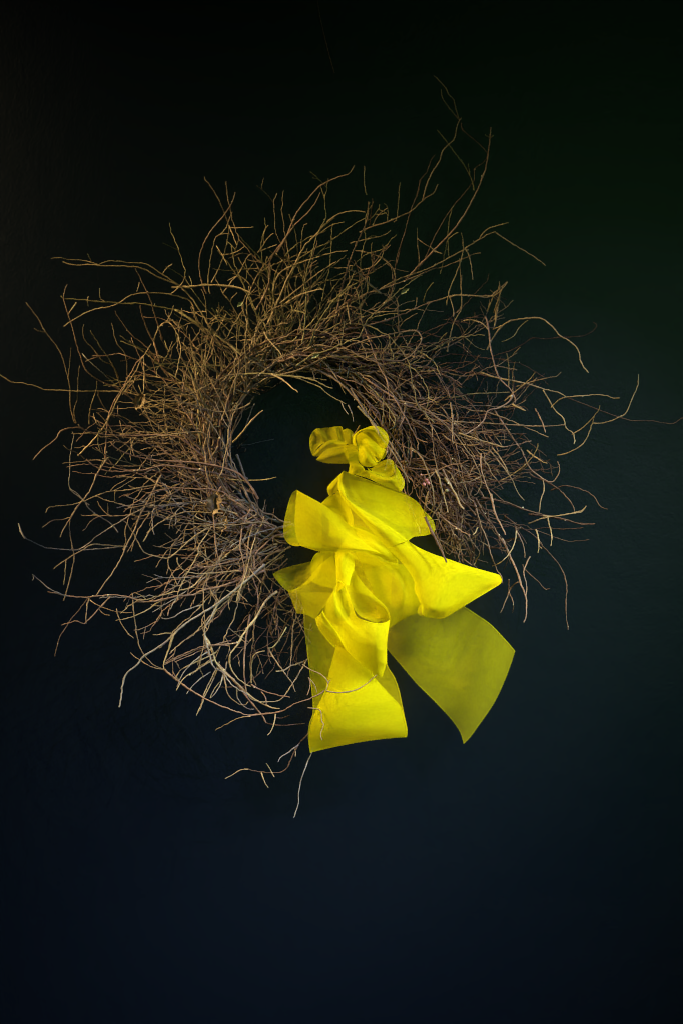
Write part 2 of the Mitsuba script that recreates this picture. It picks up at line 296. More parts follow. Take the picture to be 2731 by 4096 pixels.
# --- twigs traced one by one. r = radius class, depths at base and tip in mm, letter = bark
BARK = {'t': 'bark_tan', 'b': 'bark_brown', 'r': 'bark_red', 'd': 'bark_dark_and_shade', 'g': 'bark_grey', 'o': 'bark_olive'}
TRACED = '''
C3 1.2 50 80 t 1570,270 1480,235 1400,225 1290,215 1140,228 1020,150 930,92 800,76 700,66 620,90
C3 0.7 80 84 t 620,90 575,76 520,64 440,58 370,46 318,52
C3 0.5 82 86 t 575,76 560,40 552,22
C3 1.5 50 84 t 1700,760 1500,640 1350,520 1210,310 1110,215 1000,170 860,104 760,100 650,98 560,87 495,94 440,86 395,70
C3 0.8 60 80 t 1075,272 1130,222 1165,165
C3 0.7 64 82 t 1165,180 1110,140 1040,103
C3 0.6 74 82 t 1018,150 1045,115 1080,85
C3 1.5 42 72 o 1640,700 1520,640 1320,510 1200,440 1110,375 1000,355 880,333 790,335 690,325 600,322 520,310 400,302 380,287
C3 1.2 45 66 t 1450,620 1250,480 1180,310 1120,290 1040,272 940,268 850,275 790,300 740,335 680,355 600,368 520,400 440,450 400,478
C3 0.9 60 70 t 480,325 450,370 430,400
C3 0.6 66 72 t 555,350 548,325 555,290
C3 0.6 66 72 t 655,320 640,315 625,245
C3 1.1 46 86 r 1020,560 970,400 945,310 910,240 875,165 848,112
C3 0.5 80 86 b 875,200 868,235 857,262
C3 1.1 50 90 r 860,960 740,870 620,815 570,780 530,735 500,650 470,550 445,450 420,380 400,300 405,260 420,215
C3 1.0 30 70 b 470,1085 440,960 440,880 425,790 400,700 385,650 340,580 285,510 235,420 200,375 163,325
C3 0.6 66 74 b 285,510 240,508 215,490
C3 0.7 40 60 b 430,800 438,700 445,615
C3 0.8 40 64 b 480,1085 465,1000 485,930 490,850 495,760 500,725
C3 1.2 40 64 t 1200,1040 1000,960 850,905 690,885 600,884 500,886 400,880 285,877 200,845 130,832 70,825 30,802 0,782 -40,770
C3 0.8 36 50 g 760,880 720,840 650,775 580,715 512,648
C3 0.9 44 80 t 790,910 760,860 720,750 690,690 640,620 600,560 568,500
C3 0.9 44 76 b 740,800 700,720 640,690 600,640 570,600 535,565 520,500 525,465
C3 0.8 50 80 b 800,900 800,800 780,640 745,600 725,560 710,500 702,452
C3 1.1 50 86 t 1060,800 1010,730 950,650 900,620 830,590 790,560 752,535
C3 1.1 50 74 r 1160,900 1080,800 1010,730 960,650 890,580 830,535 790,490 750,430 720,380
C3 1.5 60 84 r 1000,700 985,640 965,575 940,530 910,460 890,400 880,350
C3 1.1 60 90 t 965,600 990,500 1030,455 1070,460 1100,500 1125,560 1135,620 1125,690 1100,800
C3 0.9 70 84 t 1165,505 1130,465 1090,445 1030,450
C3 0.7 64 80 t 1040,450 1080,385 1090,345
C3 1.7 56 90 r 1330,1340 1220,1250 1150,1190 1080,1165 950,1160 820,1165 680,1160 600,1150 530,1130 490,1095
C3 1.1 80 96 r 520,1120 480,1112 430,1118 380,1135 350,1185 290,1230 240,1275 207,1318
C3 0.9 50 66 b 900,1350 680,1340 640,1320 560,1320 480,1330 390,1338
C3 0.9 60 70 b 530,1310 480,1270 440,1255 400,1225
C3 1.2 60 96 t 490,1290 560,1220 630,1140 700,1020 740,930 790,850 850,760 890,680 950,590
C3 1.2 60 90 r 660,1330 665,1200 675,1080 690,1010 720,940 760,880 800,810 850,720 900,660
C3 0.9 22 36 g 560,1600 500,1550 440,1495 438,1400 442,1280 458,1190 465,1165 455,1140
C3 0.9 50 84 t 560,1090 570,980 600,890 610,820
C3 0.8 50 70 b 720,1050 650,980 620,920 615,890
C3 1.7 60 90 r 1500,1430 1300,1390 1040,1350 900,1380 720,1390 620,1370 540,1310
C3 1.7 60 86 r 1620,1560 1450,1380 1200,1330 1000,1320 870,1300 760,1260 690,1200
C3 0.8 60 76 b 820,1180 830,1240 845,1290
C3 0.9 60 76 t 900,660 905,800 900,900
C3 1.0 64 86 t 1230,1180 1130,1100 1060,1050
C3 1.0 64 80 t 1560,780 1400,800 1300,850 1200,900 1050,850
C3 1.1 70 88 t 1570,960 1480,1000 1340,1010 1250,980 1120,950 960,945 890,970
C4 1.2 62 92 b 680,-110 610,-10 560,105 490,195 440,275 400,340 378,390
C4 0.9 80 88 b 400,790 460,560 465,520 445,400 435,310 450,250 500,180
C4 1.0 60 84 t 980,60 820,90 660,110 520,165 440,187 350,195 305,205 288,235
C4 0.8 70 84 b 440,265 390,280 330,285 295,308 265,330
C4 0.9 24 34 g 740,360 690,300 610,250 555,205 530,165 500,130 440,85
C4 0.9 28 64 g 760,450 600,465 500,470 400,468 330,462 270,452 200,415 140,385
C4 1.6 64 66 g 158,398 146,380 130,350 122,325 118,300
C4 1.0 56 82 t 800,450 650,440 590,435 500,480 430,520 370,560 335,590
C4 0.7 70 78 t 415,530 410,600 402,690
C4 1.3 70 104 b 1010,0 970,80 930,160 880,250 840,350 790,450 760,520 700,620 650,690 600,760
C4 1.1 70 96 t 1310,330 1200,400 1100,490 1060,520 980,510 900,480 850,390 800,310 760,280
C4 1.7 60 96 r 1660,600 1560,640 1470,670 1380,700 1280,720 1215,750 1090,765 1000,785 930,795 860,785 800,765 750,755 640,757 520,768 440,762 370,745 300,735
C4 0.8 90 98 g 450,765 420,760 340,730 290,700 250,660 205,625
C4 0.6 96 99 g 207,622 212,640 206,662
C4 1.0 70 90 b 560,770 545,830 540,930
C4 1.1 80 90 r 690,765 600,860 535,930 470,915 430,930 385,940
C4 0.8 30 44 d 550,775 500,840 450,900 410,960 370,1030 350,1110 345,1140
C4 1.1 70 86 t 1050,780 1010,790 900,860 830,890 725,912
C4 0.8 60 80 b 565,785 620,820 700,850 760,862 830,862
C4 0.9 60 74 b 830,740 840,870 855,980 870,1060 905,1130 960,1190 1010,1210
C4 0.6 60 66 b 620,840 650,870 690,880
C4 0.8 60 76 b 730,840 760,930 800,990 840,1025
C4 1.8 70 92 g 1660,560 1560,650 1450,740 1330,830 1250,880 1140,950 1090,1000 1060,1030 980,1090 905,1135 850,1200 790,1250 770,1320 760,1380 750,1460
C4 0.9 84 94 t 1095,1005 1075,993 1040,995 960,1005
C4 0.9 72 90 g 1265,815 1200,835 1140,860 1075,898 1013,898
C4 1.4 84 92 t 1100,985 1085,1010 1060,1090 1030,1170 1030,1220
C4 0.8 84 70 b 1030,1220 930,1195 870,1155 818,1117
C4 0.9 60 86 r 1450,1040 1310,1075 1210,1110 1120,1150 1030,1190
C4 1.3 70 92 g 1440,760 1350,840 1320,900 1285,960 1290,1030 1310,1110 1330,1190 1400,1240 1450,1310 1560,1380
C4 0.9 60 88 t 1370,1210 1330,1300 1280,1400 1255,1460 1230,1510
C4 0.9 70 84 g 1400,1240 1370,1340 1320,1400
C4 1.0 74 90 g 1310,1110 1240,1150 1160,1230 1110,1330
C4 1.3 56 82 b 1560,30 1400,20 1280,10 1180,60 1060,130 900,190 780,210
C4 1.2 70 88 t 1400,240 1280,235 1180,232 1080,260 960,330 900,420
C4 1.1 70 86 r 1390,70 1340,190 1345,330 1360,480 1400,620
C4 1.1 76 88 t 1500,600 1400,610 1280,620 1180,610 1130,580 1110,520
C4 1.2 62 80 r 1540,520 1380,560 1280,580 1220,560
D1 1.1 46 92 r 200,900 170,830 155,750 160,650 180,590 230,500 290,430 340,360 380,265
D1 0.7 70 90 b 340,470 325,430 290,340 250,265 215,215 185,165
D1 0.9 50 76 t 220,900 210,800 230,650 250,560 265,540 340,525
D1 0.8 64 80 t 265,540 330,470 345,420 360,385
D1 0.8 70 86 t 340,485 420,485 490,483
D1 0.8 66 82 t 340,470 360,520 390,595
D1 1.0 50 80 t 230,830 310,650 330,560 340,490
D1 0.8 60 76 t 290,655 380,640 440,600
D1 0.7 60 74 t 260,600 300,660 330,720
D1 1.0 50 74 t 300,900 350,830 410,760 440,690 480,650
D1 1.1 44 80 o 560,900 590,800 560,730 520,660 470,610 400,535
D1 0.8 54 70 t 530,740 440,745 350,755 240,745
D1 0.7 60 78 t 520,645 550,600 565,575 620,520
D1 0.6 66 80 t 560,580 558,530 585,470
D1 0.8 60 74 t 520,640 580,615 640,590
D1 1.3 46 92 r 500,1010 590,830 595,700 640,620 700,540 750,470 820,405 870,345 910,265
D1 1.2 64 104 r 640,640 700,540 740,440 780,370 830,310 890,240 950,200 1020,170 1085,150
D1 0.6 104 108 b 1085,150 1105,130 1120,95
D1 0.9 56 82 t 775,700 770,660 765,560 740,470 715,400
D1 0.7 50 70 d 670,760 680,700 690,620 690,560
D1 1.5 50 96 t 580,1090 650,940 700,820 770,680 800,620 870,545 920,490 990,420 1060,390 1130,380 1190,388
D1 1.0 50 80 o 780,680 890,610 960,580 1030,530 1100,480 1190,425
D1 0.7 70 84 t 790,620 795,560 800,500 815,462 830,460
D1 1.4 50 86 r 1000,1100 1010,1040 1050,850 1090,710 1140,580 1180,500 1210,400 1212,320
D1 0.7 86 92 t 1200,280 1188,200 1190,95
D1 0.7 60 84 d 1220,470 1230,380 1240,300
D1 1.0 60 80 t 1100,585 1140,570 1220,555 1290,540 1350,505
D1 0.7 60 90 t 1370,450 1390,430 1400,330 1408,200
D1 0.7 60 84 t 1240,470 1280,400 1330,365
D1 0.6 70 84 t 1330,440 1330,360 1313,330
D1 0.9 30 50 d 1370,830 1400,640 1440,520 1470,400 1510,290 1540,190
D1 1.3 70 96 t 1290,900 1220,840 1160,780 1070,748
D1 0.9 50 80 t 1250,760 1230,640 1235,580
D1 0.9 52 80 t 1170,750 1250,720 1300,660 1300,590
D1 0.9 46 60 b 1130,630 1250,655 1340,710 1380,780 1370,840 1340,940
D1 1.6 56 70 o 0,1000 100,1060 240,1150 340,1220 420,1290
D1 1.3 56 80 t -20,862 150,850 240,845 340,850 420,868 480,900
D1 1.4 50 66 b 760,1250 870,1150 1000,1010 1080,960 1200,900 1340,855 1560,770
D1 1.6 46 60 r 480,1290 640,1220 800,1190 1000,1140 1200,1100 1400,1040 1560,970 1640,940
D1 1.4 56 74 b 560,1420 800,1370 1000,1270 1200,1190 1400,1145 1500,1130 1540,1160 1530,1220 1490,1275 1420,1320 1340,1322 1210,1305
D1 1.1 56 86 r 1150,1040 1190,1120 1230,1230 1270,1340 1320,1430 1340,1560
D1 0.9 60 84 b 1320,1440 1305,1340 1310,1240
D1 1.0 70 96 t 560,1140 580,1180 650,1260 680,1310
D1 0.9 70 90 t 1080,960 1090,1040 1100,1090
D1 1.2 50 86 t 620,900 640,800 700,740 860,680 960,650 1080,630
D1 1.1 60 80 t 660,960 760,880 860,800 940,740 1010,700
D1 1.2 60 90 t 700,960 800,900 870,880 930,870
D2 1.5 50 104 r 240,1700 390,1545 560,1370 680,1220 770,1060 830,930 870,820 890,680 900,590 912,500
D2 0.6 102 106 t 900,585 880,580 865,565
D2 0.6 102 106 t 900,585 915,578 925,565
D2 1.2 46 84 b -120,1330 0,1275 90,1250 150,1225 270,1170 370,1080 440,1035 465,1010 490,950
D2 1.1 72 96 b 375,1075 400,970 440,870 500,780 530,690 620,590 650,470 675,430
D2 0.8 94 104 b 655,440 590,365 540,300 520,210
D2 0.8 92 100 b 660,450 630,350 615,285 590,260 530,170 460,98
D2 0.8 50 76 o 775,1000 770,960 740,880 690,790 630,710 570,630 490,522
D2 0.6 58 66 o 740,880 735,830 728,790
D2 0.8 30 40 d 675,470 690,530 760,590 820,640 870,700
D2 0.9 26 34 d 100,1900 150,1650 200,1450 240,1300 280,1160 330,1040 350,930 410,850 430,780 470,720
D2 0.9 26 40 d 390,1540 470,1360 560,1200 615,1120 700,1020 770,930 780,830 860,770 880,720
D2 0.8 40 60 o 575,1520 572,1390 575,1260 600,1150 615,1115
D2 1.2 44 78 t 0,1800 200,1690 400,1620 560,1540 700,1460 820,1380 945,1320
D2 0.8 66 82 t 820,1375 850,1330 920,1285 1000,1265 1045,1255
D2 0.9 76 88 t 945,1330 1030,1390 1110,1440 1200,1490 1270,1540 1335,1590
D2 1.1 46 70 b 280,1700 450,1620 560,1590 670,1545 770,1500 830,1490
D2 1.0 50 86 t 560,1900 590,1760 640,1640 680,1520 690,1420 675,1330
D2 0.9 60 80 t 690,1460 715,1470 740,1530 755,1610 760,1700
D2 0.8 70 80 t 430,1440 480,1480 520,1495
D2 0.9 50 80 o 510,1655 545,1500 560,1410 650,1330
D2 0.9 50 70 b 640,1960 675,1900 670,1700 660,1530
D2 1.1 50 70 t 400,1880 500,1860 580,1830 630,1822 760,1825 900,1832 950,1790 1040,1715
D2 1.0 60 86 t 930,1960 960,1870 1000,1755
D2 1.0 60 86 t 880,1950 920,1850 965,1780 970,1715
D2 0.8 40 60 b 340,1620 345,1550 330,1370 330,1290
D2 0.7 40 56 b 330,1375 370,1410 420,1440
D2 0.8 50 70 o 380,1880 400,1800 455,1720
D2 0.9 40 56 o 0,1510 70,1535 130,1600 155,1660 110,1860
D3 1.3 50 96 t 340,470 375,395 430,325 490,285 590,270 650,265 720,295 800,380 850,410 905,460 930,550 975,612
D3 0.8 60 90 t 375,340 430,315 480,290
D3 0.8 70 60 o 595,283 540,330 510,375 430,415
D3 0.9 24 32 d 340,530 400,500 480,475 560,435 620,395 700,400 800,390 900,385 990,360 1030,320 1000,292
D3 1.3 50 76 t 300,610 430,650 500,662 600,685 700,715 800,742 835,765
D3 1.0 50 84 t 740,830 835,765 920,758 1010,750 1080,755 1130,772 1170,770
D3 0.8 26 30 d 845,770 950,810 1050,850 1150,885 1250,912 1370,915 1500,932 1560,900 1640,880
D3 0.9 60 84 t 1000,930 1080,925 1150,900 1220,850 1250,770 1285,690 1287,620
D3 0.9 56 84 t 780,1130 900,1090 950,1045 990,960 1010,890
D3 0.9 50 80 t 690,720 720,770 760,840 820,900 830,950 880,1000 885,1060
D3 0.9 50 80 t 870,1000 960,940 1030,860 1050,820
D3 1.4 46 70 b -60,900 30,910 150,920 330,930 510,940 640,948 750,945 830,940
D3 1.0 56 84 t 450,790 505,740 600,660 640,610
D3 0.9 36 60 b 520,700 600,675 690,650 770,635 805,608
D3 1.3 60 90 r 330,260 350,350 360,450 385,560 420,650 480,710 510,760 515,800
D3 1.0 60 86 t 475,700 475,600 465,490
D3 0.8 56 76 b 505,740 500,620 515,545
D3 1.4 60 92 r 500,740 480,790 430,825 340,855 320,910 290,940 200,1000
D3 1.0 50 76 t 180,290 270,285 320,310 350,350
D3 1.1 60 86 t 380,330 390,300 410,190 420,110 415,40
D3 0.9 60 80 t 390,280 400,190 430,90 440,70
D3 1.0 50 82 t 90,480 130,300 180,200 178,100 180,0
D3 0.8 54 70 t 100,130 125,200 130,260
D3 1.0 56 82 t 105,140 150,125 250,128 360,133 420,100 465,45
D3 1.2 76 92 t 500,810 540,832 580,851
D3 1.1 50 84 r 640,840 680,910 705,990
D3 1.0 50 84 t 420,1290 500,1250 580,1190 630,1130 660,1060
D3 1.1 56 90 t 590,1100 640,1140 715,1185
D3 1.2 40 66 r 380,830 400,870 440,930 500,1020 560,1110 600,1200 680,1270 740,1300 790,1240 780,1170
D3 1.2 36 60 d 220,1060 300,1170 380,1260 440,1340
D3 1.3 36 60 d 600,1240 640,1270 700,1290 780,1340 840,1395 880,1450 885,1490
D3 1.0 36 64 d 740,1350 765,1340 800,1325 870,1328 960,1355 1010,1390 1040,1440 1095,1470
D3 1.1 60 80 t 600,1560 720,1520 850,1500 920,1490 960,1450
D3 0.9 50 70 b 690,1285 695,1350 675,1420 665,1490
D3 1.1 50 84 b 60,1000 150,1055 290,1060
D3 1.1 60 86 t 160,990 220,1010 340,1050 440,1080
D3 1.3 70 90 b 110,800 120,900 120,1000 125,1060
D3 1.4 30 50 d 600,1500 800,1530 900,1555 1015,1560
D3 1.0 50 66 b 350,1090 420,1180 480,1260 540,1380 570,1410
D3 1.1 70 90 r 300,1120 310,1250 350,1360 380,1440
D3 1.4 70 90 r 60,1220 100,1300 140,1380 195,1470
D3 1.3 40 60 o -80,780 0,770 150,765 250,745 370,740 480,735
D3 1.3 36 50 d -60,580 0,590 120,600 270,620 430,650
D3 1.0 60 80 b 370,1080 430,1160 470,1230
D4 1.0 36 80 d 890,520 910,550 960,600 1020,670 1070,740 1100,820 1108,900 1103,1000 1105,1110 1120,1212
D4 1.5 60 96 r 600,500 640,580 680,670 720,760 750,860 785,950 795,1050 790,1110 773,1155
D4 1.0 60 88 r 820,640 790,700 770,760 785,830 795,930 785,960
D4 0.9 40 60 d 760,700 780,740 810,770 880,830 930,890 978,888
D4 0.9 60 84 r 725,840 660,910 640,960 590,1080 565,1150 555,1210
D4 0.8 56 80 r 655,820 655,900 690,1010 680,1080
D4 1.1 50 66 r 700,400 720,450 760,530 780,650
D4 1.5 70 94 r 515,150 530,230 560,330 590,390 630,470
D4 2.2 56 80 d 120,60 180,120 270,200 340,250 395,318
D4 1.5 80 100 t 150,20 190,75 240,150 270,230 300,268
D4 1.6 50 74 d 390,180 430,250 470,330 530,400 590,500 645,572
D4 1.2 36 56 d 480,560 500,570 590,572 640,575
D4 1.1 40 60 r 380,200 400,270 430,380 480,500 520,640 560,740 600,800 605,850
D4 1.4 46 64 d 440,180 520,190 650,220 760,265 920,310 1080,345 1200,380 1330,383
D4 1.1 60 78 t 920,320 1000,325 1100,310 1190,290 1225,280 1260,245
D4 0.9 40 66 d 700,400 820,430 950,415 1080,425 1240,412
D4 0.9 30 40 d 860,430 990,480 1090,515 1200,518 1290,505
D4 1.0 70 84 t 955,320 970,380 985,440 990,500 985,560
D4 1.1 70 86 t 865,425 890,520 885,605
D4 0.7 80 86 t 890,560 900,566 915,575
D4 1.2 40 60 d 620,320 730,400 800,440 880,500 920,560
D4 0.9 50 60 r 470,900 470,1000 470,1075
D4 0.9 50 60 r 410,930 408,1010 405,1090
D4 0.9 46 62 r 345,1035 380,1012 430,1030 500,1035 545,1075 585,1115
D4 2.0 108 128 d 0,330 30,400 80,500 120,580 165,685
D4 1.0 60 86 t 710,440 700,530 670,600 620,660 525,715
D4 0.8 60 84 t 380,710 400,670 425,620
D4 1.0 50 60 r 300,660 340,690 370,710
D4 1.0 40 60 d 330,450 370,550 385,620 370,700
D4 1.1 60 86 t 410,410 395,440 372,470
D5 1.4 72 96 r 275,485 350,550 460,630 560,690 720,760 870,808
D5 1.3 96 122 r 865,808 960,798 1080,782 1190,722 1300,685 1390,635
D5 0.9 122 120 b R2: 383,769 470,778 560,760 620,725 680,672
D5 0.9 96 84 t 875,812 780,830 700,870 630,910
D5 1.7 60 92 t 560,260 600,330 640,450 700,510 780,580 850,650 930,710 1000,745 1080,760
D5 1.5 66 80 r 560,350 590,390 700,500 790,600 850,680 920,760 960,810
D5 1.9 64 98 t 1060,-60 980,10 900,140 830,230 790,300 740,370 730,390
D5 1.2 96 90 t 730,390 740,480 800,560 880,605
D5 1.3 66 84 r 870,100 850,230 835,350 830,500 840,600 860,690 920,760 960,810 985,858
D5 1.2 80 92 t 880,580 880,480 890,400 930,365 975,355
D5 1.0 70 92 o 1125,190 1080,270 1040,320 1000,335
D5 1.1 84 92 b 1000,335 1040,410 1100,490 1165,580 1185,640
D5 1.4 74 92 t 1265,420 1220,440 1160,460 1110,490 1055,500
D5 1.0 80 90 t 1268,415 1220,500 1165,590 1110,670 1060,705 980,712 900,700 850,650
D5 0.9 70 84 b 690,500 700,590 720,660 800,730 840,735 860,710
D5 0.9 66 80 g 780,610 800,710 850,755 900,765
D5 1.0 86 92 t 1050,795 1045,830 1035,880 990,945
D5 1.1 80 90 r 880,590 940,625 1050,660 1150,680
D5 0.9 78 84 r 950,640 980,680 985,740
D5 0.9 60 74 d 985,858 1080,875 1180,870 1255,860
D5 0.9 50 56 d 1040,820 1100,825 1150,805
D5 1.2 76 86 d 1330,880 1265,945 1210,1010 1180,1060 1150,1130 1110,1190 1030,1205 940,1200 860,1182
D5 0.9 86 90 t 860,1182 800,1190 740,1225 700,1250
D5 1.1 80 88 g 1210,1010 1150,1055 1090,1095 1072,1130
D5 0.8 80 84 b 1185,1040 1190,1060 1188,1092
D5 0.8 86 90 t 1040,1235 1010,1180 985,1142
D5 0.8 86 90 t 950,1205 970,1260 998,1310
D5 1.0 60 76 g 1310,1030 1300,1070 1270,1140 1235,1230 1215,1320 1205,1440 1190,1480 1175,1520
D5 0.8 96 104 r 1280,540 1290,580 1285,620 1270,665
R2 0.9 102 118 b 240,610 275,635 340,665 375,690 390,725 378,765
R2 0.6 118 122 b 390,725 398,715 405,703
R2 0.7 106 112 b 275,690 310,730 325,780
R2 0.9 98 112 b 270,870 300,873 340,880 350,910 355,950 365,975 345,1020 360,1065
D5 1.2 70 84 r 800,300 700,310 570,320 450,360 360,400 280,440
D5 1.0 64 80 r 720,320 580,330 450,390 345,430
D5 1.1 70 86 t 640,360 590,390 480,440 400,480 350,560
D5 1.1 74 88 t 620,420 560,450 500,490 430,530 380,590 360,630
D5 0.9 70 80 g 600,500 540,540 480,590 430,660
D5 1.0 70 88 b 660,430 600,550 550,660 535,730 500,805
D5 1.0 66 80 t 710,430 690,520 670,560 630,610 595,685
D6 1.5 62 86 o 240,230 290,200 400,185 500,183 620,195 740,205 880,230 1000,290 1040,300
D6 1.1 66 84 o 500,186 640,196 760,218 860,255 930,280 1000,340 1080,390 1140,420
D6 1.4 70 96 t 560,185 580,195 660,240 720,290 770,330
D6 0.9 60 80 o 240,1015 300,1020 420,1022 520,1015 598,995
D6 1.6 60 84 t 260,720 330,650 400,560 450,510 495,470
D6 2.0 50 60 r -60,840 100,900 200,990 300,1060 400,1110 560,1160 720,1180
D6 1.8 56 62 r -80,960 0,980 150,1010 300,1070 450,1140 600,1200 720,1240
D6 1.7 50 66 b 640,60 700,100 900,150 1100,260 1250,420 1350,560 1480,720 1568,860
D6 1.6 46 60 d 760,60 980,150 1180,290 1320,440 1450,600 1560,760 1640,900
D6 1.5 60 80 b 1180,300 1290,480 1390,650 1500,790 1580,920 1640,1040
RA 1.4 112 128 o 800,-90 880,0 990,110 1040,190 1080,260 1100,305
RA 1.3 70 92 b 730,330 770,280 800,230 825,180
D6 1.0 40 60 g 1105,400 1130,460 1160,500
D6 1.0 40 60 g 1160,430 1190,500 1200,560
F 1.1 50 84 b 1640,1790 1690,1840 1720,1920 1735,2000 1700,2080
F 1.2 60 92 t 1740,1880 1760,1930 1775,1990 1790,2050
'''
for line in TRACED.strip().split('\n'):
    crop, r, d0, d1, mat, pts = line.split(None, 5)
    p = read(pts, crop)
    s = np.concatenate([[0], np.cumsum(np.linalg.norm(np.diff(p, axis=0), axis=1))])
    s /= s[-1]
    d0, d1, r = float(d0), float(d1), 0.84 * float(r)
    p[:, 2] = d0 + (d1 - d0) * s + 3 * np.sin(s * rng.uniform(2, 7) + rng.uniform(0, 6))
    if crop not in ('R2', 'RA', 'D6') and d1 < 95 and '1390,635' not in pts:
        p = behind_bow(p)
    elif crop == 'D6' and r > 1.45:
        p = behind_bow(p)
    if len(p) < 3:
        continue
    add_twig(p, r, max(0.45, r * 0.55), BARK[mat], rank=1e9 - len(TWIGS), wobble=1.0)

# --- the rest grows in bundles clockwise round the ring, as the wreath was tied
# base x, y, spread of the base, direction, fan, length range, count, curl, base depth, depth change, barks (d also stands in for shade)
BUNDLES = [
    (1000, 1935, 60, 176, 17, 330, 700, 62, -10, 44, 34, 'ttbrrg'),
    (985, 1830, 60, 160, 20, 300, 640, 62, -12, 40, 36, 'ttbbro'),
    (975, 1735, 55, 138, 22, 300, 620, 62, -8, 40, 32, 'tttbro'),
    (985, 1650, 55, 117, 22, 280, 560, 62, 4, 38, 34, 'tttbro'),
    (1010, 1570, 55, 103, 22, 300, 620, 58, -4, 38, 34, 'tttboo'),
    (1070, 1500, 55, 80, 24, 320, 700, 56, -14, 38, 34, 'tttboo'),
    (1150, 1455, 60, 58, 20, 340, 760, 56, -20, 38, 34, 'ttboor'),
    (1240, 1435, 60, 40, 18, 360, 820, 60, -14, 36, 30, 'tbboor'),
    (1340, 1440, 60, 22, 17, 380, 820, 56, -10, 34, 30, 'tbbood'),
    (1430, 1480, 60, 2, 18, 380, 780, 56, -6, 32, 34, 'bbbrdo'),
    (1510, 1570, 55, -16, 17, 360, 760, 58, 0, 32, 36, 'bbdrrd'),
    (1580, 1690, 55, -33, 17, 340, 720, 58, 2, 32, 36, 'brrddd'),
    (1640, 1830, 50, -44, 17, 300, 600, 54, 4, 32, 36, 'brrddd'),
    (1690, 1960, 45, -58, 18, 220, 460, 40, 0, 32, 34, 'brrddd'),
    (1790, 1930, 60, -28, 24, 200, 480, 80, -4, 26, 30, 'dddrb'),
    (1790, 2060, 50, -58, 22, 160, 420, 80, 0, 24, 28, 'dddrb'),
    (1800, 1760, 70, -12, 24, 220, 520, 60, 6, 28, 26, 'ddbrb'),
    (1090, 2030, 60, 190, 16, 340, 760, 62, -6, 44, 34, 'trrbbg'),
    (1130, 2110, 60, 204, 16, 320, 720, 58, -6, 44, 32, 'trrbgg'),
    (1180, 2200, 60, 219, 17, 260, 640, 40, 0, 34, 26, 'drbbgd'),  # from here down, dark barks carry the shade beside the ribbon
    (1230, 2300, 60, 232, 18, 220, 470, 34, 10, 26, 18, 'ddrbd'),
    (1290, 2400, 60, 225, 24, 160, 330, 26, 20, 18, 8, 'ddd'),
    (1260, 2250, 90, 240, 40, 140, 330, 30, 0, 14, 6, 'ddd'),
]
for bx, by, sp, ang, fan, l0, l1, n, curl, d, dd, mats in BUNDLES:
    bunches = [(rng.normal(0, fan), rng.normal(0, sp, 2), rng.normal(0, 11), rng.normal(0, 22), rng.uniform(0.2, 1.15)) for _ in range(7)]
    for k in range(int(n * (0.43 if bx < 1120 else 0.34))):
        mm = mats + 'ddd' * (bx > 1300)  # extra dark bark: dimness of the right side put into the colour
        off, shift, deep, bend, rise = bunches[rng.integers(7)]
        ln = l0 + (l1 - l0) * rng.random() ** 1.5
        a = ang + off + rng.normal(0, 9 if rng.random() < 0.58 else 40)
        x, y = bx + shift[0] + rng.normal(0, 18), by + shift[1] + rng.normal(0, 18)
        rr = math.hypot(x - 1225, (y - 1790) / 0.95)
        if rr < 320:
            k2 = (322 + 130 * rng.random()) / max(rr, 1)
            x, y = 1225 + (x - 1225) * k2, 1790 + (y - 1790) * k2
        p = walk((x, y, max(10, d + deep + rng.normal(0, 6))), a, ln, curl + bend + rng.normal(0, 27), dd * rise * rng.uniform(0.4, 1.2), 14, 40.0)
        p = behind_bow(p)
        if len(p) < 5:
            continue
        r0 = rng.uniform(0.60, 1.22) * (1.2 if rng.random() < 0.15 else 1)
        add_twig(p, r0, 0.45, BARK[mm[rng.integers(len(mm))]], 0.21, 210.0)

# --- stems laid round the ring
CX, CY = 1225.0, 1790.0
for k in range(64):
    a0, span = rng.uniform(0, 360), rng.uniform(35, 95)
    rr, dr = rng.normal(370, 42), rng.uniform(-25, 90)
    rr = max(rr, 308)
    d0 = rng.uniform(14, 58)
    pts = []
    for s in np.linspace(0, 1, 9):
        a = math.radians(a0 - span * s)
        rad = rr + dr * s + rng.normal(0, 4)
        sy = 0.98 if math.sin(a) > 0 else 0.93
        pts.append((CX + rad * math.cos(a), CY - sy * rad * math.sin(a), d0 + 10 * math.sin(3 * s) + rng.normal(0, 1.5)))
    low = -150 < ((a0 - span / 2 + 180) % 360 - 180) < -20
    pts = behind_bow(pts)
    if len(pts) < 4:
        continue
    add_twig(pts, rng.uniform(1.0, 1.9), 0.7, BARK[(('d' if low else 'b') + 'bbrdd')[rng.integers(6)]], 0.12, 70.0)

TWIGS.sort(key=lambda t: -t[0])
labels['wreath'] = {'label': 'round wreath of dry brown twigs hanging on the dark wall behind the yellow ribbon', 'category': 'wreath'}
for size, mesh, mat in TWIGS[:300]:
    scene[key_of('wreath__twig')] = mikit.ply(mesh.mesh(), mat, smooth=True)
for size, mesh, mat in TWIGS[300:]:
    t = STUFF.setdefault(mat, Tangle())
    for v, f in [mesh.mesh()]:
        t.add(v, f)
for mat, t in STUFF.items():
    k = key_of('wreath__brushwood')
    scene[k] = mikit.ply(t.mesh(), mat, smooth=True)
    labels[k] = {'kind': 'stuff', 'label': 'tangle of fine twigs'}


def ball(c, r, n=1):
    import trimesh
    m = trimesh.creation.icosphere(subdivisions=n, radius=1.0)
    v = np.array(m.vertices) * r * (1 + 0.12 * (rng.random((len(m.vertices), 1)) - 0.5)) + c
    return v, np.array(m.faces)


